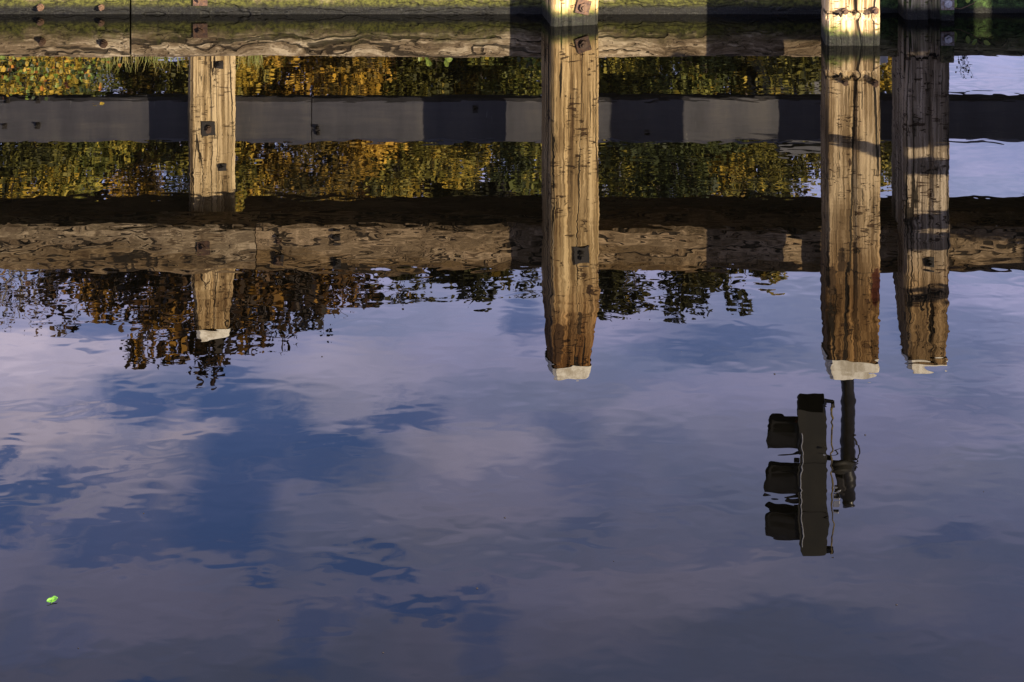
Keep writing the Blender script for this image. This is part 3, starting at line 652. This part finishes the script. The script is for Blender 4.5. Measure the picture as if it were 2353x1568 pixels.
# grey house with a slatted side
def house():
    m_wall = plain('pale render', (0.15, 0.145, 0.14), .8, var=.35, scale=3)
    m_slat = plain('dark slats', (0.03, 0.03, 0.035), .6, var=.3)
    m_roof = plain('grey roof', (0.07, 0.07, 0.075), .7, var=.3, scale=6)
    D = 21.5; x0, x1, x2 = XJ(1800, D), XJ(1850, D), XJ(1960, D); zt = H_(405, D)
    r = thing('canal_house', 'pale grey house with a dark slatted side beside the broad pile', 'house', ((x0 + x2) / 2, D + 1.5, .5))
    ox = (x0 + x2) / 2
    bm = bmesh.new(); box(bm, (x1 + x2) / 2 - ox, 0, (zt - .5) / 2 - .35, x2 - x1, 3, zt - .5 - .1); obj('wall', bm, m_wall, r)
    bm = bmesh.new(); box(bm, (x0 + x1) / 2 - ox, .1, (zt - .5) / 2 - .35, x1 - x0 - .01, 2.6, zt - .8); obj('slatted_wing', bm, m_slat, r)
    bm = bmesh.new()
    for k in range(24): box(bm, (x0 + x1) / 2 - ox, -1.24, .6 + k * (zt - 1.6) / 24, x1 - x0 - .03, .06, .06)
    obj('slats', bm, m_roof, r)
    bm = bmesh.new(); box(bm, (x0 + x2) / 2 - ox, 0, zt - .5 - .34, x2 - x0 + .12, 3.2, .12, bevel=.01); obj('roof', bm, m_roof, r)
house()
tree('hedge_bush', 'ragged olive bush rising behind the roof of the grey house', 1850, 27, 425, 100, 'olive', 778, 2.6, zlow=2.5, leaf=.062, group=None, rdepth=.8)
tree('hedge_bush', 'low golden bush hiding the foot of the grey house', 1850, 19, 168, 120, 'olive', 777, 3.0, zlow=.9, leaf=.06, group=None, rdepth=.5)

def plantleaf(bm, base, d, L, wd, up=Vector((0, -1, .3))):
    d = Vector(d).normalized(); s = d.cross(up).normalized(); b = Vector(base)
    pr = [(0, 0), (.18, .35), (.45, .5), (.75, .34), (1, 0)]
    fold = up.normalized() * .1 * wd
    l = [bm.verts.new(b + d * L * f + s * wd * g + fold) for f, g in pr[1:-1]]; r = [bm.verts.new(b + d * L * f - s * wd * g + fold) for f, g in pr[1:-1]]
    c = [bm.verts.new(b + d * L * f) for f, g in pr]
    bm.faces.new((c[0], c[1], l[0])); bm.faces.new((c[0], r[0], c[1]))
    for i in range(2): bm.faces.new((c[i + 1], c[i + 2], l[i + 1], l[i])); bm.faces.new((c[i + 1], r[i], r[i + 1], c[i + 2]))
    bm.faces.new((c[3], c[4], l[2])); bm.faces.new((c[3], r[2], c[4]))
m_ly = plain('yellow leaf', (0.48, 0.31, 0.025), .55, col2=(0.20, 0.17, 0.03), scale=20)
m_lo = plain('orange leaf', (0.50, 0.20, 0.02), .55, col2=(0.25, 0.08, 0.02), scale=20)
m_lg = plain('green leaf', (0.12, 0.20, 0.025), .5, col2=(0.22, 0.26, 0.03), scale=20)
m_ld = plain('dark leaf', (0.05, 0.07, 0.015), .5, scale=20)
m_stem = plain('plant stem', (0.10, 0.07, 0.03), .8)
m_grass = plain('grass blade', (0.16, 0.20, 0.03), .6, col2=(0.28, 0.22, 0.05), scale=12)
def leafy(name, label, px0, px1, D, top, bottom, n, mats, seed, L=.038, nst=6):
    rnd = random.Random(seed); xm = XJ((px0 + px1) / 2, D)
    r = thing(name, label, 'plant', (xm, D, .268))
    bm = bmesh.new(); stems = []
    for i in range(nst):
        x = XJ(px0 + (px1 - px0) * (i + .5) / nst, D) - xm; z1 = rnd.uniform(.5, 1) * (top - .268)
        pts = [Vector((x, rnd.uniform(-.05, .05), -.01)), Vector((x + rnd.uniform(-.05, .05), 0, z1 * .5)), Vector((x + rnd.uniform(-.12, .12), rnd.uniform(-.06, .06), z1))]
        tube(bm, pts, .003, 5, r1=.0015); stems.append(pts)
    obj('stem', bm, m_stem, r)
    bms = [bmesh.new() for _ in mats]
    for i in range(n):
        s = rnd.choice(stems); f = rnd.random() ** .8
        b = s[0].lerp(s[1], f * 2) if f < .5 else s[1].lerp(s[2], f * 2 - 1)
        b = b + Vector((rnd.gauss(0, .05), rnd.gauss(0, .04), rnd.gauss(0, .012)))
        if b.z < bottom: b.z = bottom + rnd.random() * .02
        q = rnd.choices(range(len(mats)), [w for _, w in mats])[0]
        plantleaf(bms[q], b, (rnd.gauss(0, 1), rnd.gauss(0, .4), rnd.gauss(-.2, .7)), L * rnd.uniform(.7, 1.25), L * rnd.uniform(.6, .9), Vector((rnd.gauss(0, .4), -1, rnd.gauss(.2, .4))))
    for q, (m_, _) in enumerate(mats): obj('leaves', bms[q], m_, r)
leafy('leafy_plant', 'autumn-coloured leafy plant growing on the left waterline beam', -30, 225, 11.2, .60, .01, 420, [(m_ly, 4), (m_lo, 1), (m_lg, 4), (m_ld, 4)], 3, nst=14, L=.034)
leafy('beam_sprig', 'small round-leaved green sprig on the pale knotted waterline beam', 972, 992, 11.08, .33, .01, 7, [(m_lg, 1)], 5, L=.045, nst=2)
leafy('beam_sprig', 'greenish plant beside the amber-brown pile, on the waterline beam', 1215, 1250, 11.2, .50, .01, 40, [(m_lg, 3), (m_ld, 2)], 9, L=.035, nst=3)
# hanging yellow leaf
v = PX(228, 240, 11.12); bm = bmesh.new(); plantleaf(bm, (0, 0, 0), (1, 0, -.25), .036, .03); tube(bm, [(0, 0, 0), (-.02, 0, .006), (-.045, .02, .01)], .001, 4)
o = obj('hanging_leaf', bm, m_ly); o.location = v; tag(o, 'single yellow leaf hanging before the grey rail, left of the leftmost pile', 'leaf')
v = PX(229, 208, 11.12); bm = bmesh.new(); plantleaf(bm, (0, 0, 0), (.1, 0, -1), .04, .022); tube(bm, [(0, 0, 0), (0, 0, .012), (0, .1, .015)], .001, 4)
o = obj('hanging_leaf', bm, m_lo); o.location = v; tag(o, 'single orange leaf just above the yellow hanging leaf', 'leaf')

def tuft(px0, px1, n, label, seed, D=11.1, hmax=.17):
    rnd = random.Random(seed); bm = bmesh.new(); xm = XJ((px0 + px1) / 2, D)
    for i in range(n):
        x = XJ(rnd.uniform(px0, px1), D) - xm; y = rnd.uniform(-.06, .08); h = hmax * rnd.uniform(.3, 1); lx = rnd.gauss(0, .035); ly = rnd.gauss(0, .03); w_ = rnd.uniform(.0015, .003)
        pr = []
        for f in (0, .35, .7, 1):
            cx = x + lx * f * f; cz = h * f * (1 - .12 * f); cy = y + ly * f * f
            pr.append((bm.verts.new((cx - w_ * (1 - f * .9), cy, cz - .005)), bm.verts.new((cx + w_ * (1 - f * .9), cy + .001, cz - .005))))
        for a, b in zip(pr, pr[1:]): bm.faces.new((a[0], a[1], b[1], b[0]))
    o = obj('grass_tuft', bm, m_grass); o.location = (xm, D, .268)
    tag(o, label, 'grass tuft', 'grass tufts on the waterline beams')
tuft(232, 420, 120, 'grass growing over the dark butt joint, left of the leftmost pile', 3)
tuft(548, 602, 55, 'grass clump on the waterline beam just right of the leftmost pile', 4)
tuft(0, 130, 50, 'short grass under the autumn-coloured leafy plant', 6, hmax=.08)
# leafless twig with seed heads against the sky
def twig():
    rnd = random.Random(12); D = 11.25; b0 = PX(2196, 132, D)
    r = thing('dry_twig', 'dark dry twig with seed heads against the sky, right of the rightmost pile', 'twig', (b0.x, D, .275))
    bm = bmesh.new()
    for i in range(5):
        x = rnd.uniform(-.01, .06); pts = [Vector((x, 0, -.01))]
        for k in range(6): pts.append(pts[-1] + Vector((rnd.uniform(-.012, .03), rnd.uniform(-.01, .01), rnd.uniform(.015, .05))))
        tube(bm, pts, .002, 4, r1=.001)
        for p in pts[1:]:
            for q in range(2):
                e = p + Vector((rnd.uniform(-.025, .03), 0, rnd.uniform(-.01, .02))); tube(bm, [p, e], .001, 4, caps=False)
                bs = bmesh.new(); bmesh.ops.create_icosphere(bs, subdivisions=1, radius=rnd.uniform(.003, .008), matrix=Matrix.Translation(e)); obj('seed_head', bs, m_black, r)
    obj('stem', bm, m_black, r)
twig()
# green leaved shoot leaning over the water at the top right
r = thing('leafy_shoot', 'thin brown shoot with bright green leaves at the top right corner', 'shoot', (2.72, 10.9, .10))
bm = bmesh.new(); tube(bm, [(-.05, .12, .0), (0, .02, -.035), (.06, -.02, -.035), (.14, -.02, .0), (.2, 0, .06)], .003, 5); obj('stem', bm, m_bolt, r)
bm = bmesh.new()
for x, z, a in ((.01, .0, (.3, -.2, .7)), (.03, .03, (-.4, -.2, .6)), (.10, .03, (.1, -.1, 1)), (.16, .05, (-.6, -.2, .5)), (.2, .06, (.8, 0, .5))): plantleaf(bm, (x, -.02, z - .03), a, .05, .032)
obj('leaves', bm, m_lg, r)

# small green leaf floating bottom left
Dw = 12111 / (1383 - YH); bm = bmesh.new()
m_fl = plain('fresh green leaf', (0.09, 0.25, 0.006), .5, col2=(0.02, 0.08, 0.005), scale=110)
plantleaf(bm, (-.007, -.003, .004), (1, .42, .12), .029, .020, Vector((0, -.5, 1))); plantleaf(bm, (.005, .001, .005), (-1, -.42, .06), .027, .015, Vector((0, -.6, 1)))
tube(bm, [(0, 0, .006), (.001, -.010, .0015)], .0022, 6, r1=.0012)
fl = obj('floating_leaf', bm, m_fl); fl.location = (XJ(120, Dw), Dw, 0); fl.scale = (.75, .85, 1.0); tag(fl, 'tiny bright green leaf floating on open water at bottom left', 'leaf')

# scattered specks drifting on the water
rnd = random.Random(5)
for (px, py) in ((2400, 560), (1096, 1352), (1988, 1000), (2130, 470), (1780, 860), (740, 820), (330, 1180), (2290, 520), (1410, 1290), (640, 1425), (2060, 1390), (1160, 1190), (880, 1500), (2260, 1130), (180, 1490)):
    D = 12111 / (py - YH); bm = bmesh.new(); rr = rnd.uniform(.0018, .0042)
    bmesh.ops.create_icosphere(bm, subdivisions=1, radius=rr, matrix=Matrix.Diagonal((1, rnd.uniform(.7, 1.6), .4, 1)))
    o = obj('drifting_speck', bm, m_black); o.location = (XJ(min(px, 2340), D), D, .0006)
    tag(o, 'tiny dark speck drifting on the open water', 'speck', 'specks drifting on the water')
